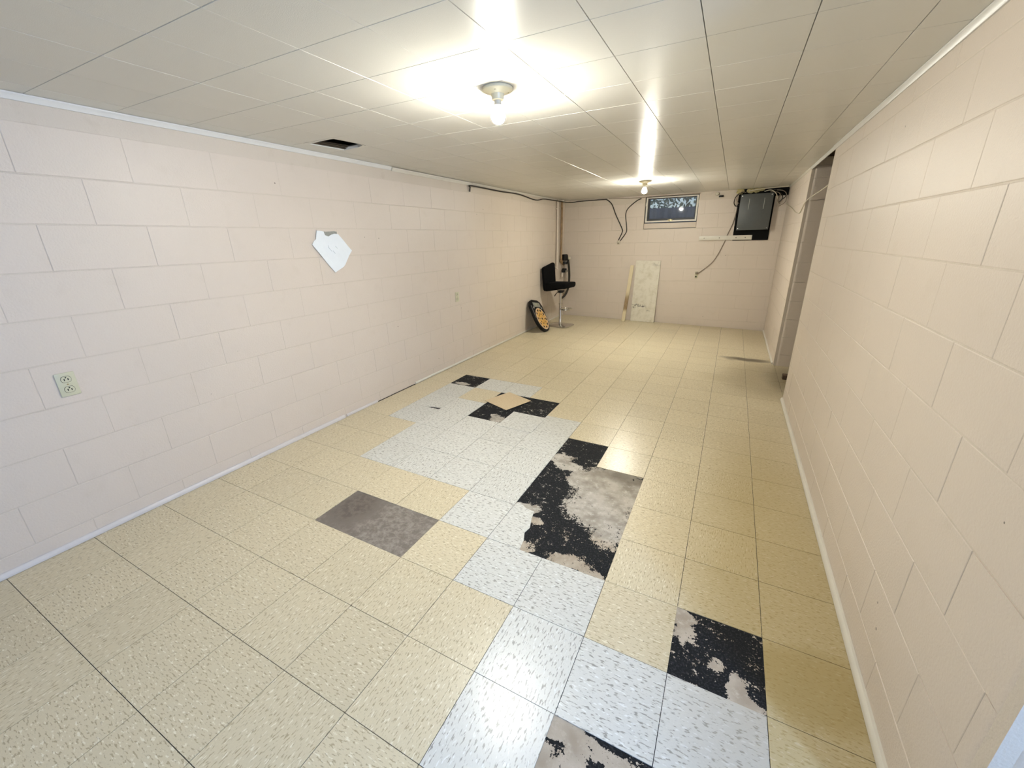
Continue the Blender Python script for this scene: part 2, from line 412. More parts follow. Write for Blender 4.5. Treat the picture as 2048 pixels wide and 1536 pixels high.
# ================================================================== BLOCK WALLS
JW, JD, CH = .007, .0065, .008       # half joint, joint depth, chamfer
_bcache = {}
def block_mesh(w, h, mat, depth, cham):
    """local: x along the wall, z up, +y out of the wall; back at y=0"""
    key = (round(w,3), round(h,3), mat.name, depth)
    if key not in _bcache:
        a, b = w/2, h/2; c = cham
        _bcache[key] = M().add([(-a,0,-b),(a,0,-b),(a,0,b),(-a,0,b),(-a+c*.35,depth*.6,-b+c*.35),(a-c*.35,depth*.6,-b+c*.35),(a-c*.35,depth*.6,b-c*.35),(-a+c*.35,depth*.6,b-c*.35),
            (-a+c,depth,-b+c),(a-c,depth,-b+c),(a-c,depth,b-c),(-a+c,depth,b-c)],
            [(0,1,5,4),(1,2,6,5),(2,3,7,6),(3,0,4,7),(4,5,9,8),(5,6,10,9),(6,7,11,10),(7,4,8,11),(8,9,10,11)]).mesh('block', mat, smooth=False)
    return _bcache[key]
def bullnose(parent, sgn_end, yend, ya, z0, z1, xf, T, mat, r=.18):
    """end block of the right-hand wall with its rounded arris at the doorway"""
    s = sgn_end; pts = [(xf, ya)]
    for i in range(9):
        a = math.pi/2*i/8; pts.append((xf+r-r*math.cos(a), yend-s*r+s*r*math.sin(a)))
    pts += [(xf+T, yend), (xf+T, ya)]
    M().prism(pts, z0, z1).obj('bullnose_block', mat, parent)
def build_wall(parent, plane, a0, a1, zlo, joints_even, joints_odd, depth=JD, holes=(), ends=(None,None), cap=True):
    """plane: ('x', value, +1/-1 out direction) or ('y', value, -1)"""
    ax, val, sg = plane
    rz = {('x',1): -math.pi/2, ('x',-1): math.pi/2, ('y',-1): math.pi}[(ax,sg)]
    for k in range(-1, 10):
        zb, zt = BED0+COURSE*k, BED0+COURSE*(k+1)
        zb = max(zb, zlo); zt = min(zt, ZC+.02)
        if zt-zb < .1: continue
        ph = joints_odd if k % 2 else joints_even
        n0 = math.floor((a0-ph)/BW); ivs = []
        s = ph+BW*n0
        while s < a1:
            ivs.append((max(s,a0), min(s+BW,a1))); s += BW
        for h0,h1,hz0,hz1 in holes:
            if zt > hz0+.1 and zb < hz1-.05:
                nn = []
                for p,q in ivs:
                    if q <= h0 or p >= h1: nn.append((p,q)); continue
                    if p < h0: nn.append((p,h0))
                    if q > h1: nn.append((h1,q))
                ivs = nn
        for i,(p,q) in enumerate(ivs):
            if q-p < .05: continue
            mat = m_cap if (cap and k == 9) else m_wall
            if ends[1] is not None and q >= a1-1e-6:
                bullnose(parent, 1, a1, p+JW, zb+JW*.8, zt-JW*.8, val, ends[1], mat); continue
            if ends[0] is not None and p <= a0+1e-6:
                bullnose(parent, -1, a0, q-JW, zb+JW*.8, zt-JW*.8, val, ends[0], mat); continue
            w, h = round(q-p-JW*.8,3), round(zt-zb-2*JW,3)
            me = block_mesh(w, h, mat, depth, CH)
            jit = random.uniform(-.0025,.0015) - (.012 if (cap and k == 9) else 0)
            base = val - sg*depth + sg*jit
            loc = (base,(p+q)/2,(zb+zt)/2) if ax == 'x' else ((p+q)/2, base, (zb+zt)/2)
            put('block', me, parent, loc, (0,0,rz))

wall_left = struct(M().box(XL-.65, XL-JD, -9.4, YB+.65, -.4, 7.6).obj('wall_left', m_mortar, smooth=False), 'pink painted concrete block wall on the left')
build_wall(wall_left, ('x', XL, 1), -6.2, YB, -.1, -.93, -.25)
wall_right = struct(M().box(XR+JD, XR+.65, NEAR_END+.02, OPEN0-.02, -.4, 7.6).obj('wall_right', m_mortar, smooth=False), 'pink painted concrete block wall on the right')
build_wall(wall_right, ('x', XR, -1), NEAR_END, OPEN0, -.25, .40, 1.07, ends=(.66,.66), cap=False)
wall_far = struct(M().box(XR+JD, XR+.65, OPEN1+.02, YB+.65, -.4, 7.6).obj('wall_right_far', m_mortar, smooth=False), 'pink block wall beyond the doorway')
build_wall(wall_far, ('x', XR, -1), OPEN1, YB, -.25, .40+BW*10, 1.07+BW*10, ends=(.66,None), cap=False)
WX0, WX1, WZ0 = -3.49, -.86, 5.12
bw = M()
bw.box(XL-.65, WX0, YB+JD, YB+.65, -.4, 7.6); bw.box(WX1, XR+.65, YB+JD, YB+.65, -.4, 7.6); bw.box(WX0, WX1, YB+JD, YB+.65, -.4, WZ0); bw.box(WX0, WX1, YB+JD, YB+.65, 6.72, 7.6)
wall_back = struct(bw.obj('wall_back', m_mortar, smooth=False), 'pink painted block wall at the far end')
build_wall(wall_back, ('y', YB, -1), XL, XR, -.1, -7.2, -7.2+BW/2, depth=.006, holes=((WX0,WX1,WZ0,6.9),))

# doorway: passage behind the right wall, beyond the block wall's end
pas = M()
pas.box(XR+.65, 7.2, OPEN1, OPEN1+.5, -.4, 6.44)
wall_passage = struct(pas.obj('wall_passage', m_wall, smooth=False), 'shaded block return wall inside the doorway')
struct(M().box(7.0, 7.4, OPEN0-1.0, OPEN1+.6, -.4, 7.8).box(XR+.6, 7.2, OPEN0-.7, OPEN0-.1, -.4, 7.8).obj('wall_passage_end', m_plain, smooth=False), 'dim wall closing the side passage')
hd = M().box(XR+.05, 7.2, OPEN1+.05, OPEN1+.3, 6.45, 6.77)
tag(hd.obj('header_beam', m_wood_grey, smooth=False), 'weathered grey header beam above the doorway return', 'beam')
struct(M().box(XR+.06, 7.2, OPEN0-.7, OPEN1+.6, 7.55, 7.75).box(XR+.06, XR+.12, OPEN0-.7, OPEN1+.6, 6.84, 7.6).box(XR+.02, 7.2, OPEN1+.3, OPEN1+.5, 6.4, 7.6).obj('ceiling_passage', m_wood_raw, smooth=False), 'dark open joists above the doorway')
for i in range(3):
    tag(M().box(XR+.14, 7.0, OPEN0+.35+i*1.3, OPEN0+.48+i*1.3, 6.95, 7.55).obj('joist', m_wood_raw, smooth=False), ('rough dark joist above the near side of the doorway','rough dark joist above the middle of the doorway','rough dark joist above the far side of the doorway')[i], 'joist', 'joists over the doorway')
# side room on the right of the camera (daylight) and wall behind the camera
sr = M().box(XR+.65, 9.4, NEAR_END+.02, NEAR_END+.5, -.4, 7.6).box(XL-.65, 9.4, -9.6, -9.2, -.4, 7.6)
struct(sr.obj('wall_front', m_plain, smooth=False), 'plain wall behind the camera')
we = M().box(7.5, 7.9, -9.4, -7.3, -.4, 7.6).box(7.5, 7.9, -6.1, NEAR_END+.2, -.4, 7.6).box(7.5, 7.9, -7.3, -6.1, -.4, 4.0).box(7.5, 7.9, -7.3, -6.1, 6.5, 7.6)
struct(we.obj('wall_side', m_plain, smooth=False), 'plain wall of the side room with a window')
struct(M().box(7.8, 7.95, -7.35, -6.05, 3.95, 6.55).obj('window_2', m_trim, smooth=False), 'window of the side room')

# ================================================================== CEILING
CG = .005; CT = .035
HX0, HX1, HY0, HY1 = -7.553, -6.553, 2.085, 3.085
cs = M()
for x0,x1,y0,y1 in ((XL-.6,HX0,-9.5,YB+.6),(HX1,9.3,-9.5,OPEN0-.3),(HX1,XR+.1,OPEN0-.3,OPEN1+.4),(HX1,9.3,OPEN1+.4,YB+.6),(HX0,HX1,-9.5,HY0),(HX0,HX1,HY1,YB+.6)):
    cs.box(x0,x1,y0,y1,ZC+CT,ZC+CT+.06)
ceiling = struct(cs.obj('ceiling', m_ceil_gap, smooth=False), 'ceiling of glossy painted square fibre tiles')
def ctile(w, d, x0, y0):
    b = .004
    a, c = w/2, d/2
    return M().add([(-a,-c,CT),(a,-c,CT),(a,c,CT),(-a,c,CT),(-a,-c,.010),(a,-c,.010),(a,c,.010),(-a,c,.010),(-a+b,-c+b,0),(a-b,-c+b,0),(a-b,c-b,0),(-a+b,c-b,0)],
        [(0,1,5,4),(1,2,6,5),(2,3,7,6),(3,0,4,7),(4,5,9,8),(5,6,10,9),(6,7,11,10),(7,4,8,11),(8,9,10,11)]).mesh('ceiling_tile', m_ceil, smooth=False)
_cc = {}
far = M()
for j in range(-12, 20):
    for i in range(-8, 12):
        x0, x1 = max(-1.553+i, XL), min(-.553+i, XR if j > -3 else 9.0)
        y0, y1 = .085+j, min(1.085+j, YB)
        if y0 < -9.3 or x1-x0 < .03 or y1-y0 < .03: continue
        if j < -4 or x0 >= XR:
            if x0 >= XR or j < -4: far.box(x0+CG/2, x1-CG/2, y0+CG/2, y1-CG/2, ZC, ZC+CT)
            continue
        if abs(x0-HX0) < .01 and abs(y0-HY0) < .01: continue
        w, d = round(x1-x0-CG,3), round(y1-y0-CG,3)
        if (w,d) not in _cc: _cc[(w,d)] = ctile(w,d,x0,y0)
        o = put('ceiling_tile', _cc[(w,d)], ceiling, ((x0+x1)/2,(y0+y1)/2,ZC+random.uniform(-.0006,.0006)), (random.uniform(-.0003,.0003),random.uniform(-.0003,.0003),0))
struct(far.obj('ceiling_tile_field', m_ceil, ceiling, smooth=False), kind='stuff')
# the broken tile: what is left of it is a ragged ring with torn layers
ring = M()
outer = []
hole = [(-7.46,2.20),(-7.2,2.19),(-6.95,2.165),(-6.72,2.15),(-6.64,2.17),(-6.60,2.40),(-6.56,2.68),(-6.50,2.88),(-6.62,2.93),(-6.86,3.02),(-7.10,3.04),(-7.34,3.06),(-7.36,2.85),(-7.40,2.6),(-7.42,2.4)]
hole = [(max(min(x,HX1-.02),HX0+.02), max(min(y,HY1-.012),HY0+.012)) for x,y in hole]
cxh, cyh = -7.0, 2.6
for x,y in hole:
    dx, dy = x-cxh, y-cyh
    t = min(((HX1-CG if dx > 0 else HX0+CG)-cxh)/dx if abs(dx) > 1e-6 else 9, ((HY1-CG if dy > 0 else HY0+CG)-cyh)/dy if abs(dy) > 1e-6 else 9)
    outer.append((cxh+dx*t, cyh+dy*t))
n = len(hole)
corners = [(HX0+CG,HY0+CG),(HX1-CG,HY0+CG),(HX1-CG,HY1-CG),(HX0+CG,HY1-CG)]
for c_ in corners:                                    # snap the nearest outer point onto each corner
    k_ = min(range(n), key=lambda q: (outer[q][0]-c_[0])**2+(outer[q][1]-c_[1])**2); outer[k_] = c_
vs = [(x,y,ZC) for x,y in hole]+[(x,y,ZC) for x,y in outer]+[(x,y,ZC+.06) for x,y in hole]+[(x,y,ZC+.06) for x,y in outer]
fs = []
for i in range(n):
    j = (i+1)%n; fs += [(i,j,n+j,n+i),(2*n+i,3*n+i,3*n+j,2*n+j),(i,2*n+i,2*n+j,j)]
ring.add(vs, fs).obj('broken_ceiling_tile', m_ceil, ceiling, smooth=False)
for q, (off, zz) in enumerate(((.05,.022),(.10,.045),(.15,.07))):     # torn fibre layers on the wall side
    M().prism([(HX0,2.12),(-7.44+off,2.22),(-7.40+off,2.55),(-7.36+off,2.85),(-7.30+off,3.06),(HX0,3.08)], ZC+zz, ZC+zz+.012).obj('torn_layer', simple('torn_fibreboard_%d' % q, (.075,.055,.034), .9, var=.3), ceiling, smooth=False)
cav = M(); x0,x1,y0,y1 = HX0-.2,HX1+.3,HY0-.2,HY1+.3
cav.box(x0,x1,y0,y1,7.55,7.6).box(x0-.05,x0,y0,y1,ZC+.1,7.6).box(x1,x1+.05,y0,y1,ZC+.1,7.6).box(x0,x1,y0-.05,y0,ZC+.1,7.6).box(x0,x1,y1,y1+.05,ZC+.1,7.6)
cav.obj('joist_cavity', m_wood_raw, ceiling, smooth=False)

# ================================================================== TRIM
def strip(name, prof, axis_pts, mat, kind_label):
    """prof in (out, up) feet; swept along y at x side"""
    pass
def crown(name, y0, y1, x, sg, mat, z=ZC, h=.095, t=.055, dz=0, label=None):
    prof = [(x, z-h+dz),(x+sg*t*.35, z-h+dz),(x+sg*t*.55, z-h*.6+dz),(x+sg*t, z-h*.28+dz),(x+sg*t, z-.004+dz),(x, z-.004+dz)]
    o = M().prism(prof, y0, y1, 'y').obj(name, mat)
    return struct(o, label)
crown('trim_1', -6.5, 5.30, XL, 1, m_trim, label='white crown strip along the left wall')
crown('trim_2', 5.33, 9.55, XL, 1, m_trim_warm, dz=-.018, label='second crown strip on the left wall, slightly dropped')
crown('trim_3', 9.58, YB-.02, XL, 1, m_trim_warm, dz=-.006, h=.07, label='far crown strip on the left wall')
crown('trim_4', NEAR_END, OPEN0-.05, XR, -1, m_trim, h=.09, label='white crown strip along the right wall')
crown('trim_5', OPEN0-.05, OPEN1+.05, XR+.02, -1, m_trim, h=.07, t=.06, label='crown strip crossing the doorway')
crown('trim_6', OPEN1+.05, YB-.02, XR, -1, m_trim_warm, h=.06, label='far crown strip on the right wall')
def shoe(name, y0, y1, x, sg, mat, h, t, lift=.006, label=None):
    m = M(); prof = [(0,0),(t,0),(t,h*.35),(t*.8,h*.7),(t*.45,h*.95),(0,h)]; n = len(prof); N_ = 6
    vs = []
    for i in range(N_+1):
        y = y0+(y1-y0)*i/N_
        for a,b in prof:
            xx = x+sg*a; vs.append((xx, y, zf(xx,y)+lift+b))
    fs = [tuple(range(n-1,-1,-1)), tuple(N_*n+k for k in range(n))]
    for i in range(N_):
        for k in range(n): fs.append((i*n+k, i*n+(k+1)%n, (i+1)*n+(k+1)%n, (i+1)*n+k))
    return struct(m.add(vs, fs).obj(name, mat), label)
m_shoe_l = simple('pale_shoe_paint', (.66,.62,.60), .4, var=.06, scale=12)
shoe('baseboard_left', -6.5, 2.36, XL, 1, m_shoe_l, .085, .055, label='white shoe moulding along the left wall')
shoe('baseboard_left_middle', 2.44, 3.62, XL, 1, m_shoe_l, .07, .035, label='short shoe moulding piece on the left wall')
shoe('baseboard_left_far', 5.4, YB-.05, XL, 1, m_trim_warm, .06, .04, lift=.014, label='far shoe moulding on the left wall')
shoe('baseboard_right', NEAR_END, OPEN0-.12, XR, -1, m_trim_warm, .085, .06, label='cream shoe moulding along the right wall')
shoe('baseboard_right_far', OPEN1+.14, YB-.05, XR, -1, m_trim_warm, .07, .05, label='shoe moulding beyond the doorway')
gapm = M()
for y0,y1 in ((3.62,4.2),(4.2,5.0),(5.0,5.4)):        # dark strips along the gap where the moulding broke away
    gapm.box(XL, XL+.012, y0, y1-.02, zf(XL,y0)-.01, zf(XL,y0)+.018)
tag(gapm.obj('dark_edge_strip', m_wire_black), 'dark strip along the foot of the left wall where moulding is gone', 'gap')

# ================================================================== WINDOW
win = bpy.data.objects.new('window_1', None); C.objects.link(win); win.location = Vector((0,YB,0))*FT
struct(win, 'small basement hopper window high in the far wall')
M().box(WX0+.01, WX1-.01, .035, .5, WZ0+.02, WZ0+.29).obj('window_sill', m_wall, win, bevel=.012)
wf = M(); fx0,fx1,fz0,fz1 = WX0+.05, WX1-.03, 5.46, 6.69; w_ = .075
wf.box(fx0,fx1,.07,.30,fz0,fz0+w_).box(fx0,fx1,.07,.30,fz1-w_*.6,fz1).box(fx0,fx0+w_,.07,.30,fz0+w_,fz1-w_*.6).box(fx1-w_,fx1,.07,.30,fz0+w_,fz1-w_*.6)
wf.obj('window_frame', m_trim_warm, win, smooth=False)
sx0,sx1,sz0,sz1 = fx0+w_, fx1-w_, fz0+w_, fz1-w_*.6; s_ = .10
M().box(sx0,sx1,.13,.24,sz0,sz0+s_).box(sx0,sx1,.13,.24,sz1-.05,sz1).box(sx0,sx0+s_,.13,.24,sz0+s_,sz1-.05).box(sx1-.05,sx1,.13,.24,sz0+s_,sz1-.05).obj('sash', m_dark_metal, win, smooth=False)
M().box(sx0+s_*.8,sx1-.04,.18,.19,sz0+s_*.8,sz1-.04).obj('pane', m_glass, win, smooth=False)
lt_ = M().box((sx0+sx1)/2-.12,(sx0+sx1)/2+.12,.05,.13,sz0-.03,sz0+.03).box((sx0+sx1)/2-.03,(sx0+sx1)/2+.03,.02,.10,sz0-.06,sz0+.06)
lt_.obj('latch', m_brass, win, bevel=.008)
for xx in (fx0+.02, fx1-.02):
    M().box(xx-.05,xx+.05,.03,.09,sz1-.38,sz1-.2).obj('catch', m_trim_warm, win, bevel=.01)
# light well outside
m_well = simple('window_well_steel', (.20,.23,.30), .55, .0, var=.15)
wl = M()
pts = []
for i in range(61):
    x = -4.4+4.4*i/60; pts.append((x, 22.0+.05*math.sin(i*1.1)))
pts += [(0,22.3),(-4.4,22.3)]
wl.prism(pts, 4.6, 6.28)
wl.box(-4.6,-4.4,YB+.65,22.3,4.6,6.3).box(0,.2,YB+.65,22.3,4.6,6.3).box(-4.6,.2,YB+.65,22.3,4.4,4.6)
tag(wl.obj('window_well', m_well, smooth=False), 'corrugated grey window well outside the basement window', 'window well')
m_leaf = simple('shrub_leaf', (.10,.17,.09), .5, var=.4)
shrub = M()
for i in range(520):
    c_ = Vector((random.uniform(-5,.8), random.uniform(22.6,24.2), random.uniform(6.15,7.9)))
    a_ = random.uniform(.10,.24); e1 = Vector((random.uniform(-1,1),random.uniform(-1,1),random.uniform(-1,1))).normalized(); e2 = e1.orthogonal().normalized()
    shrub.add([c_-e1*a_, c_+e2*a_*.45+Vector((0,0,.02)), c_+e1*a_, c_-e2*a_*.45+Vector((0,0,.02)), c_+Vector((0,0,-.03))], [(0,1,2),(2,3,0),(0,4,1),(1,4,2),(2,4,3),(3,4,0)])
so = shrub.obj('shrub_leaves', m_leaf, smooth=False); so['kind'] = 'stuff'; tag(so, 'green shrub leaves seen through the basement window', 'leaves')
struct(M().box(-9,6,22.3,34,5.6,6.15).obj('ground_outside', simple('grass_ground',(.12,.16,.07),.9), smooth=False), 'ground outside the window')

# ================================================================== LAMPS
def lamp(name_label, x, y):
    t = thing('ceiling_lamp', name_label, 'lamp', (x,y,ZC), 0, 'bare bulb ceiling lamps')
    M().lathe([(.02,-.002),(.215,-.002),(.222,-.018),(.215,-.036),(.195,-.048),(.10,-.075),(.095,-.08),(.02,-.08)], 40).obj('canopy', m_porcelain, t)
    M().lathe([(.02,-.07),(.098,-.07),(.086,-.12),(.082,-.150),(.074,-.155),(.02,-.155)], 32).obj('socket', m_porcelain, t)
    M().lathe([(.01,-.15),(.046,-.15),(.05,-.165),(.047,-.18),(.05,-.195),(.056,-.215),(.01,-.215)], 24).obj('bulb_neck', simple('bulb_base',(.72,.69,.62),.4,.2), t)
    M().lathe([(.01,-.205),(.05,-.205),(.062,-.235),(.084,-.272),(.1025,-.326),(.1045,-.342),(.1035,-.362),(.01,-.362)], 24).obj('bulb_collar', m_bulb_dim, t)
    prof = [(.0005,-.361),(.1005,-.361),(.0975,-.378),(.088,-.402),(.072,-.424),(.050,-.440),(.02,-.449),(.0005,-.451)]
    M().lathe(prof, 20, cap=False).obj('bulb', m_bulb, t)
    for a in (.5, -1.3):
        M().lathe([(.001,-.062),(.016,-.062),(.016,-.052),(.001,-.052)], 10, (.145*math.cos(a),.145*math.sin(a),0)).obj('screw', m_brass, t)
lamp('lit bare bulb in porcelain holder, nearer of two on the ceiling', -2.27, 1.29)
lamp('lit bare bulb in porcelain holder near the basement window', -2.40, 13.33)

# ================================================================== LEFT WALL THINGS
def outlet(label, y, z, x=XL, w=.23, h=.375, group='duplex wall outlets'):
    t = thing('wall_outlet', label, 'outlet', (x,y,z), 0, group)
    M().box(0,.022,-w/2,w/2,-h/2,h/2).obj('plate', m_ivory, t, bevel=.010, seg=2)
    for s in (-1,1):
        pts = []
        for i in range(24):
            a = 2*math.pi*i/24; pts.append((.058*math.cos(a), max(-.046,min(.046,.058*math.sin(a)))+s*.082))
        r = M().prism(pts, .02, .029, 'x').obj('receptacle', m_ivory, t)
        M().prism([(a*1.08,(b-s*.082)*1.1+s*.082) for a,b in pts], .0205, .0235, 'x').obj('rim', m_slot, r)
        sl = M()
        for yy in (-.022,.022): M().box(.027,.0302,yy-.006,yy+.006,s*.082-.022+.004,s*.082+.014).obj('slot', m_slot, r)
        M().lathe([(.0005,.0302),(.010,.0302),(.010,.027),(.0005,.027)], 10, (0,0,s*.082+.028), 'x').obj('ground_hole', m_slot, r)
    M().lathe([(.0005,.027),(.010,.027),(.012,.021),(.0005,.021)], 10, axis='x').obj('screw', m_brass, t)
    return t
outlet('ivory duplex outlet low on the left wall nearest the camera', -2.585, 2.753)
outlet('small ivory duplex outlet further along the left wall before the stool', 8.18, 2.755, w=.22, h=.36)

# torn white sheet stuck on the wall
pp = [(2.45,5.057),(2.55,5.05),(2.646,5.035),(2.675,4.95),(2.702,4.885),(2.77,4.92),(2.867,4.962),(2.96,4.985),(3.072,4.978),(3.19,4.85),(3.33,4.69),(3.446,4.567),
      (3.319,4.433),(3.25,4.36),(3.212,4.30),(3.15,4.22),(3.088,4.17),(2.95,4.11),(2.809,4.05),(2.66,4.23),(2.505,4.431),(2.38,4.59),(2.262,4.735),(2.329,4.82),(2.40,4.86),(2.433,4.92)]
ts = thing('torn_sheet', 'torn white sheet patched onto the left wall', 'sheet', (XL,2.85,4.55))
def sheet(poly, o0, o1, mat, name, curl=.03):
    n = len(poly); bm = bmesh.new()
    vv = [bm.verts.new((0,(y-2.85)*FT,(z-4.55)*FT)) for y,z in poly]
    f = bm.faces.new(vv); bmesh.ops.triangulate(bm, faces=[f]); bmesh.ops.subdivide_edges(bm, edges=bm.edges[:], cuts=3, use_grid_fill=True)
    for v in bm.verts:
        y, z = v.co.y/FT, v.co.z/FT; d = abs(y+z*.0)
        v.co.x = (o0 + curl*(.5*(y*y+z*z)*1.2) + .004*math.sin(7*y+3*z)+.003*math.sin(11*z-4*y))*FT
    ex = bmesh.ops.extrude_face_region(bm, geom=bm.faces[:])
    for e in ex['geom']:
        if isinstance(e, bmesh.types.BMVert): e.co.x += (o1-o0)*FT
    bmesh.ops.recalc_face_normals(bm, faces=bm.faces)
    me = bpy.data.meshes.new(name); bm.to_mesh(me); bm.free(); me.materials.append(mat)
    o = bpy.data.objects.new(name, me); C.objects.link(o); o.parent = ts; return o
sheet(pp, .022, .030, m_paper, 'sheet', .06)
sheet([(2.60,5.045),(2.72,5.03),(2.86,5.02),(2.98,5.045),(3.06,5.03),(3.05,4.9),(2.70,4.8),(2.60,4.92)], .006, .014, m_paper_grey, 'backing', .02)
for (y,z,l,a) in ((2.76,4.62,.13,-.85),(2.87,4.55,.09,-.85),(2.96,4.66,.07,-.7),(2.72,4.70,.02,-.8)):
    dy, dz = math.cos(a)*l/2, math.sin(a)*l/2
    M().tube([(.042,y-2.85-dy,z-4.55-dz),(.046,y-2.85,z-4.55),(.042,y-2.85+dy,z-4.55+dz)], .010, 6, 3).obj('crease', m_paper, ts)

# cables along the top of the left and far walls
tag(M().tube([(XL+.03,9.40,6.46),(XL+.05,9.41,6.60),(XL+.075,9.5,6.665),(XL+.07,11.69,6.655),(XL+.07,13.45,6.675),(XL+.06,15.3,6.56),(XL+.06,16.34,6.67),(XL+.08,17.6,6.69),(XL+.30,18.2,6.66),(XL+.32,19.0,6.66),
     (XL+.5,YB-.08,6.68),(-7.08,YB-.05,6.715),(-5.706,YB-.05,6.73),(-5.58,YB-.05,6.72),(-5.27,YB-.05,6.47),(-5.02,YB-.05,5.93),(-4.64,YB-.05,5.22),(-4.60,YB-.05,5.015),(-4.79,YB-.05,4.59)], .026, 8, 5).obj('black_cable', m_wire_black),
    'dark cable along the top of the left and far walls ending at a wall box', 'cable')
tag(M().tube([(-3.70,YB-.05,6.66),(-3.94,YB-.05,6.56),(-4.36,YB-.05,6.22),(-4.475,YB-.05,5.90),(-4.40,YB-.05,5.40),(-4.363,YB-.05,5.11),(-4.42,YB-.05,4.93),(-4.68,YB-.05,4.56)], .024, 8, 5).obj('hanging_cable', m_wire_black),
    'dark cable hanging from beside the window to the wall box', 'cable')
tag(M().tube([(-5.45,YB-.03,6.76),(-4.56,YB-.04,6.72),(-3.63,YB-.04,6.70),(-3.3,YB-.05,6.72),(-.8,YB-.05,6.74)], .016, 6, 4).obj('thin_cable', m_wire_grey), 'thin cable running above the basement window', 'cable')
jb = thing('junction_box', 'small box where the two hanging cables meet on the far wall', 'box', (-4.77,YB,4.47))
M().box(-.075,.075,-.09,0,-.10,.10).obj('body', m_wire_white, jb, bevel=.012); M().box(-.05,.05,-.1,-.088,-.075,-.01).obj('cover', m_wire_grey, jb, bevel=.006)
ro = thing('surface_outlet', 'small surface outlet on the far wall at the end of the panel cable', 'outlet', (-.555,YB,2.78))
M().box(-.075,.075,-.04,0,-.17,.17).obj('plate', m_ivory, ro, bevel=.01)
M().box(-.055,.075,-.13,-.04,.04,.15).obj('plug', m_wire_grey, ro, bevel=.012); M().box(-.05,.03,-.06,-.04,-.13,-.05).obj('receptacle', m_slot, ro, bevel=.008)
tag(M().tube([(.90,YB-.07,6.0),(.89,YB-.06,5.74),(.80,YB-.05,5.22),(.65,YB-.03,4.76),(.563,YB-.03,4.42),(.33,YB-.05,3.783),(.074,YB-.05,3.352),(-.42,YB-.06,2.91),(-.50,YB-.09,2.87)], .018, 6, 5).obj('panel_cable', m_wire_grey),
    'thin cable dropping from the breaker panel to the lower outlet', 'cable')

# ================================================================== BREAKER PANEL
tag(M().box(.90,2.43,YB-.06,YB,4.47,6.56).obj('backer_board', m_black_board, bevel=.004, seg=1), 'black painted plywood backer behind the grey breaker panel', 'board')
pn = thing('breaker_panel', 'grey steel breaker panel mounted on black plywood', 'panel', (1.672,YB-.06,5.74))
M().box(-.655,.655,-.30,0,-.78,.78).obj('cabinet', m_dark_metal, pn, bevel=.01)
cov = M().box(-.672,.672,-.33,-.30,-.795,.80).obj('cover', m_grey_panel, pn, bevel=.012)
for xx in (-.29,.33):
    M().box(xx-.012,xx+.012,-.345,-.328,.12,.60).obj('rib', simple('worn_steel',(.42,.42,.40),.35,.5), cov, bevel=.004, seg=1)
M().box(.318,.342,-.345,-.328,-.42,.10).obj('rib', m_grey_panel, cov, bevel=.004, seg=1)
for xx in (-.60,.60):
    for zz in (-.72,.73):
        M().lathe([(.001,-.345),(.024,-.342),(.026,-.328),(.001,-.328)], 12, (xx,0,zz), 'y').obj('screw', m_chrome, cov)
nb = thing('nailer_strip', 'pale painted wood strip nailed below the panel on the far wall', 'strip', (.55,YB,4.605))
M().box(-1.19,1.19,-.10,-.0605,-.105,.105).obj('board', m_trim_warm, nb, bevel=.006); M().box(-1.19,-.15,-.06,0,-.09,.09).obj('spacer', m_trim_warm, nb)
for xx in (-.95,-.25,.50,.90): M().lathe([(.001,-.106),(.022,-.104),(.022,-.098),(.001,-.098)], 10, (xx,0,0), 'y').obj('nail', m_slot, nb)
# wiring around the panel
def wire(name, pts, r, mat, label): tag(M().tube(pts, r, 6, 6).obj(name, mat), label, 'wire')
y_ = YB-.12
bundle = thing('wire_bundle', 'tangle of black, grey and white wires around the top of the breaker panel', 'wires', (0,0,0))
def part_wire(pts, r, mat): M().tube(pts, r, 6, 6).obj('wire', mat, bundle)
part_wire([(1.15,y_-.02,6.60),(.95,y_-.1,6.62),(.78,y_-.12,6.45),(.74,y_-.08,6.20),(.84,y_,6.05),(.97,y_+.02,6.10)], .022, m_wire_black)
part_wire([(1.2,y_-.05,6.62),(1.02,y_-.14,6.66),(.86,y_-.16,6.5),(.84,y_-.1,6.3),(.96,y_-.02,6.15)], .016, m_wire_grey)
part_wire([(1.95,y_-.05,6.63),(2.2,y_-.2,6.66),(2.42,y_-.22,6.5),(2.52,y_-.1,6.25),(2.55,y_+.05,5.95)], .018, m_wire_white)
part_wire([(2.35,y_,6.62),(2.62,y_-.1,6.5),(2.72,y_-.1,6.3),(2.60,y_,6.12)], .020, m_wire_black)
part_wire([(2.1,y_,6.66),(2.5,y_-.12,6.68),(2.8,y_-.15,6.55),(2.82,y_-.1,6.35),(2.7,y_-.02,6.25)], .020, m_wire_black)
wire('wall_wire', [(2.90,YB-.1,6.2),(2.88,19.0,6.02),(2.93,17.0,5.75),(2.93,15.2,5.50),(2.93,13.9,5.43),(2.93,13.3,5.62),(2.95,12.9,5.75),(3.0,12.2,5.83),(3.05,10.6,5.92),(3.06,9.6,5.98)], .016, m_wire_white, 'thin pale wire sagging across the right wall into the doorway')
wire('feed_wire', [(1.3,y_-.18,6.68),(1.75,y_-.2,6.73),(2.3,y_-.15,6.76),(2.9,YB-.3,6.775)], .022, m_wire_white, 'pale cable running above the breaker panel to the right corner')
part_wire([(2.2,y_-.02,6.6),(2.5,y_-.16,6.55),(2.6,y_-.2,6.4),(2.52,y_-.12,6.22),(2.66,y_-.05,6.05)], .016, m_wire_grey)
part_wire([(2.45,y_-.02,6.66),(2.7,y_-.18,6.6),(2.86,y_-.2,6.4),(2.84,y_-.15,6.12),(2.7,y_-.06,6.0),(2.62,y_,5.96)], .014, m_wire_grey)
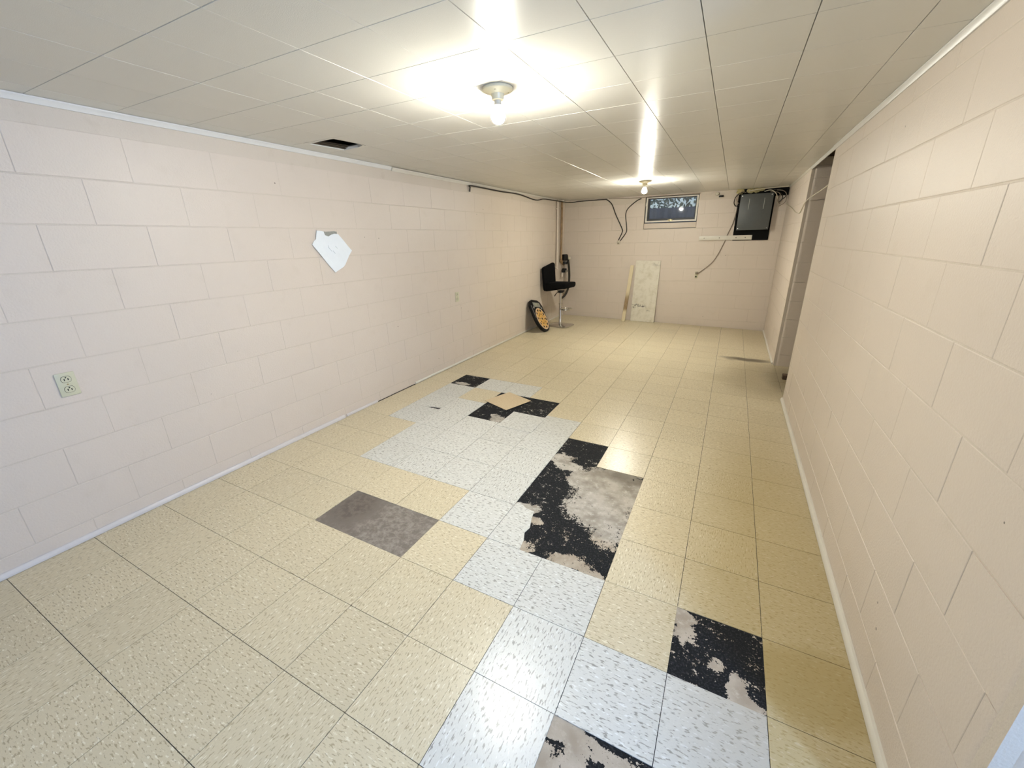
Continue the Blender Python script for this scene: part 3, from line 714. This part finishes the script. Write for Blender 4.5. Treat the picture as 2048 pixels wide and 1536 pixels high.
gp = M().box(.95,1.9,YB-.02,YB+.008,6.52,6.79).box(1.9,2.94,YB-.03,YB+.008,6.42,6.79)  # flat black sheets paint in the shade of the open gap
tag(gp.obj('gap_shade', m_black_board, smooth=False), 'black sheet painting in the dark gap above the breaker panel', 'gap')
ins = thing('insulation_batt', 'yellow fibreglass insulation stuffed above the breaker panel', 'insulation', (1.2,YB-.08,6.70))
for (dx,dz,rx,rz_) in ((-.26,-.01,.17,.12),(.18,.0,.16,.11),(.42,.0,.13,.10),(.62,.03,.14,.07)):
    bm = bmesh.new(); bmesh.ops.create_icosphere(bm, subdivisions=3, radius=1)
    for v in bm.verts:
        k_ = 1+random.uniform(-.18,.18); v.co = Vector((v.co.x*rx*k_+dx, v.co.y*.09*k_, v.co.z*rz_*k_+dz))*FT
    me = bpy.data.meshes.new('tuft'); bm.to_mesh(me); bm.free(); me.materials.append(m_insul)
    o = bpy.data.objects.new('tuft', me); C.objects.link(o); o.parent = ins
cc = thing('cable_connector', 'white connector with black clamp above the wall right of the window', 'connector', (0,YB,6.6))
M().lathe([(.02,-.14),(.07,-.14),(.085,-.08),(.075,0),(.02,0)], 14, (-.06,0,.06), 'y').obj('bushing', m_wire_white, cc)
M().box(.03,.24,-.09,0,-.10,-.02).obj('clamp', m_black_plastic, cc, bevel=.012)

# ================================================================== PIPES AND METER IN THE CORNER
pz = zf(XL,18)
cp = thing('painted_pipe', 'wall-coloured vertical pipe in the far left corner', 'pipe', (XL+.09,18.25,0))
M().tube([(0,0,6.76),(0,0,3.1)], .055, 12, 1).obj('pipe', m_wall, cp)
for z in (6.3,3.2): M().box(-.09,.01,-.09,.09,z-.03,z+.03).obj('strap', m_mortar, cp, bevel=.006)
rp = thing('metered_pipe', 'rust-stained vertical pipe with water meter and black hose in the corner', 'pipe', (XL+.13,18.80,0))
m_rusty = simple('rusty_painted_pipe', (.30,.20,.11), .6, var=.7, scale=16)
M().tube([(0,0,6.76),(0,0,3.55)], .06, 12, 1).obj('pipe', m_rusty, rp)
M().lathe([(.02,0),(.11,0),(.11,.05),(.02,.05)], 16, (0,0,6.71)).obj('flange', m_trim_warm, rp)
mt = rp; MO = Vector((.05,.10,3.55))
class MT(M):
    def obj(self, *a, **k): return self.xf(Matrix.Translation(MO)) and M.obj(self, *a, **k)
MT().tube([(-.05,-.1,0),(-.05,.05,-.12),(.08,.15,-.25)], .09, 12, 4).obj('elbow', m_rusty, mt)
MT().lathe([(.02,-.16),(.17,-.16),(.19,-.10),(.19,.14),(.15,.20),(.02,.20)], 24, (.10,.1,.12)).obj('register', m_black_plastic, mt)
MT().lathe([(.02,-.08),(.13,-.08),(.14,0),(.13,.08),(.02,.08)], 20, (.12,.1,-.16)).obj('body', m_dark_metal, mt)
MT().lathe([(.02,0),(.075,0),(.085,.08),(.06,.12),(.02,.12)], 16, (.32,.12,.10), 'x').obj('cap', m_wire_white, mt)
MT().lathe([(.02,-.1),(.15,-.1),(.17,0),(.14,.12),(.02,.12)], 20, (.10,.05,-.60)).obj('valve_body', m_black_plastic, mt)
MT().lathe([(.005,0),(.085,0),(.095,.03),(.07,.06),(.005,.06)], 16, (.24,-.02,-.62), 'x').obj('valve_face', m_chrome, mt)
MT().tube([(.02,.0,-.72),(.0,-.02,-.95)], .07, 10, 1).obj('stub', m_mortar, mt)
M().tube([(x-XL-.13,y-18.8,z) for x,y,z in ((XL+.46,19.05,3.60),(XL+.52,19.1,3.1),(XL+.53,19.15,2.5),(XL+.50,19.1,1.95),(XL+.38,18.95,1.55),(XL+.22,18.75,1.36))], .065, 10, 6).obj('hose', m_wire_black, rp)

# ================================================================== BAR STOOL
SX, SY = -6.96, 16.40
st = thing('bar_stool', 'black upholstered bar stool with chrome pedestal by the left wall', 'stool', (SX,SY,zf(SX,SY)+.004), math.radians(-7))
def rrect(w, d, r, n=6):
    pts = []
    for cx,cy,a0 in ((w/2-r,d/2-r,0),(-w/2+r,d/2-r,90),(-w/2+r,-d/2+r,180),(w/2-r,-d/2+r,270)):
        for i in range(n+1):
            a = math.radians(a0+90*i/n); pts.append((cx+r*math.cos(a), cy+r*math.sin(a)))
    return pts
def loft(rings, close=True):
    m = M(); n = len(rings[0]); vs = [p for r in rings for p in r]; fs = []
    for i in range(len(rings)-1):
        for k in range(n): fs.append((i*n+k,i*n+(k+1)%n,(i+1)*n+(k+1)%n,(i+1)*n+k))
    fs += [tuple(range(n-1,-1,-1)), tuple((len(rings)-1)*n+k for k in range(n))]
    return m.add(vs, fs)
loft([[(x*s,y*s,z) for x,y in rrect(1.25,1.25,.22)] for s,z in ((.985,0),(1,.012),(1,.03),(.93,.05),(.55,.075),(.17,.10),(.12,.14),(.11,.16))]).obj('base', m_chrome, st)
M().lathe([(.02,.13),(.098,.13),(.098,.155),(.088,.17),(.088,1.2),(.02,1.2)], 24).obj('column', m_chrome, st)
M().lathe([(.02,1.18),(.062,1.18),(.062,1.92),(.02,1.92)], 20).obj('gas_lift', m_chrome, st)
M().lathe([(.02,1.15),(.105,1.15),(.105,1.23),(.02,1.23)], 20).obj('collar', m_chrome, st)
M().tube([(.06,.0,.93),(.16,.26,.93),(.45,.32,.93),(.60,.16,.93),(.60,-.16,.93),(.45,-.32,.93),(.16,-.26,.93)], .036, 8, 6, closed=True).obj('footrest', m_chrome, st)
M().tube([(0,-.05,1.83),(-.08,-.3,1.80),(-.10,-.52,1.66)], .022, 8, 5).obj('lever', m_black_plastic, st)
M().lathe([(.02,1.78),(.11,1.78),(.16,1.84),(.20,1.86),(.20,1.90),(.02,1.90)], 16).obj('mount', m_dark_metal, st)
def pad(x0,x1,y0,y1,z0,z1,name,fn=None,bev=.09):
    m = M(); nx, ny = 8, 8; bm = bmesh.new(); bmesh.ops.create_cube(bm, size=1)
    for v in bm.verts: v.co = Vector(((x0+x1)/2+v.co.x*(x1-x0),(y0+y1)/2+v.co.y*(y1-y0),(z0+z1)/2+v.co.z*(z1-z0)))
    bmesh.ops.bevel(bm, geom=bm.edges[:], offset=bev, segments=4, affect='EDGES', profile=.5)
    for v in bm.verts:
        c_ = fn(v.co) if fn else v.co; v.co = Vector(c_)*FT
    me = bpy.data.meshes.new(name); bm.to_mesh(me); bm.free(); me.materials.append(m_black_vinyl)
    me.polygons.foreach_set('use_smooth',[True]*len(me.polygons))
    o = bpy.data.objects.new(name, me); C.objects.link(o); o.parent = st; return o
def seatfn(c):
    t = max(0, (c.x-.02)/.58)                               # underside sweeps up towards the front lip
    z = c.z + (.24*t*t if c.z < 2.12 else .02*t); return (c.x, c.y, z)
pad(-.66,.60,-.60,.60,1.88,2.32,'seat',seatfn,.08)
pad(-.86,-.62,-.58,.58,1.95,3.22,'backrest',lambda c: (c.x-.10*(c.z-2.3)*(1 if c.z > 2.2 else .3)+.05*(c.y/.6)**2, c.y, c.z+.11*(c.y/.58)*max(0,c.z-2.4)/.8),.10)
pad(-.82,-.50,-.57,.57,1.88,2.3,'seat_back_join',None,.12)

# ================================================================== ELECTRONIC DARTBOARD
B0 = Vector((-7.07,14.62,zf(-7.07,14.62)+.01)); T0 = Vector((XL+.08,14.95,1.72))
zax = (T0-B0).normalized(); nax = (Vector((1,0,.2)) - zax*Vector((1,0,.2)).dot(zax)).normalized(); yax = zax.cross(nax)
db = bpy.data.objects.new('electronic_dartboard', None); C.objects.link(db)
db.matrix_world = Matrix(((nax.x,yax.x,zax.x,B0.x*FT),(nax.y,yax.y,zax.y,B0.y*FT),(nax.z,yax.z,zax.z,B0.z*FT),(0,0,0,1)))
tag(db, 'black electronic dartboard with orange face leaning against the left wall', 'dartboard')
W2, LN = .72, (T0-B0).length
outl = []
for i in range(17):
    a = math.pi+math.pi*i/16; outl.append((W2*math.cos(a), W2*.92+W2*.92*math.sin(a)))
outl += [(W2*.98, LN-.32),(W2*.80,LN-.10),(W2*.45,LN),(-W2*.45,LN),(-W2*.80,LN-.10),(-W2*.98,LN-.32)]
M().prism(outl, -.08, .07, 'x').obj('housing', m_black_plastic, db, bevel=.03, seg=3)
cy = .70; RB = .565
def disc(r0, r1, x0, x1, a0=0, a1=2*math.pi, n=40):
    pts = []; 
    m = M(); vs = []; fs = []
    for i in range(n+1):
        a = a0+(a1-a0)*i/n
        for r,x in ((r0,x0),(r1,x0),(r1,x1),(r0,x1)): vs.append((x, r*math.sin(a), cy+r*math.cos(a)))
    for i in range(n):
        for k in range(4): fs.append((i*4+k, i*4+(k+1)%4, (i+1)*4+(k+1)%4, (i+1)*4+k))
    if abs(a1-a0) < 6.2: fs += [(3,2,1,0), tuple(n*4+k for k in range(4))]
    return m.add(vs, fs)
m_face = simple('amber_segment_plastic', (.72,.42,.10), .4, var=.15); m_spider = simple('tan_spider_plastic', (.70,.50,.33), .4, var=.06)
disc(.001,RB,.06,.078).obj('face', m_spider, db)
disc(RB*.95,RB*1.06,.06,.092).obj('outer_ring', m_spider, db)
dk = M(); am = M(); d = 2*math.pi/20
def cell(r0,r1,i,tgt,x=.086):
    s = disc(r0*RB,r1*RB,.07,x,(i-.40)*d,(i+.40)*d,4); tgt.add(s.v, s.f)
for i in range(20):
    cell(.76,.94,i, dk if i % 2 else am); cell(.56,.72,i, am); cell(.42,.53,i, dk if i % 2 else am); cell(.16,.42,i, am)
s_ = disc(.001,.10*RB,.07,.09); dk.add(s_.v, s_.f)
struct(dk.obj('dark_segments', m_black_plastic, db), kind='stuff'); struct(am.obj('amber_segments', m_face, db), kind='stuff')
M().box(.065,.085,-.40,.40,LN-.42,LN-.16).obj('display_panel', simple('display_grey',(.22,.22,.20),.3,var=.4,scale=60), db, bevel=.01)
M().box(.07,.09,-.22,.22,LN-.36,LN-.2).obj('score_screen', simple('score_screen',(.34,.34,.27),.2), db, bevel=.006)
for yy in (-.46,.46):
    M().lathe([(.001,.09),(.05,.088),(.055,.065),(.001,.065)], 14, (0,yy,LN-.46), 'x').obj('button', simple('button_grey',(.45,.45,.43),.4), db)
M().box(.06,.078,-W2*.97,-W2*.90,.75,LN-.35).obj('edge_strip', simple('edge_grey',(.12,.12,.13),.3), db)

# ================================================================== LEANING BOARDS
wb = thing('white_board', 'smudged white board leaning upright against the far wall', 'board', (-3.11, YB-.24, zf(-3.1,YB-.24)+.004))
ob = M().box(-.66,.66,-.03,.03,0,3.36).obj('board', m_whiteboard, wb, bevel=.006, seg=1); wb.rotation_euler = (math.radians(-3.3), math.radians(.8), 0)
pb = thing('wood_strip', 'narrow stained pine strip leaning left of the white board', 'strip', (-4.10, YB-.62, zf(-4.1,YB-.62)+.004))
M().box(-.095,.095,-.03,.03,0,3.13).obj('strip', m_pine, pb, bevel=.006, seg=1); pb.rotation_euler = (math.radians(-9.6), math.radians(3.6), 0)
tag(M().box(3.12,3.36,11.35,11.6,zf(3.2,11.4),zf(3.2,11.4)+.16).obj('wood_scrap', m_wood_raw, bevel=.01), 'small dark wood scrap on the floor inside the doorway', 'scrap')

scene.cycles.max_bounces = 5
scene.cycles.diffuse_bounces = 3
scene.cycles.glossy_bounces = 2
scene.cycles.transmission_bounces = 4
scene.cycles.sample_clamp_indirect = 8.0
scene.cycles.caustics_reflective = False
scene.cycles.caustics_refractive = False
scene.cycles.use_adaptive_sampling = True
scene.cycles.adaptive_threshold = 0.1
scene.cycles.adaptive_min_samples = 16
bpy.context.view_layer.update()
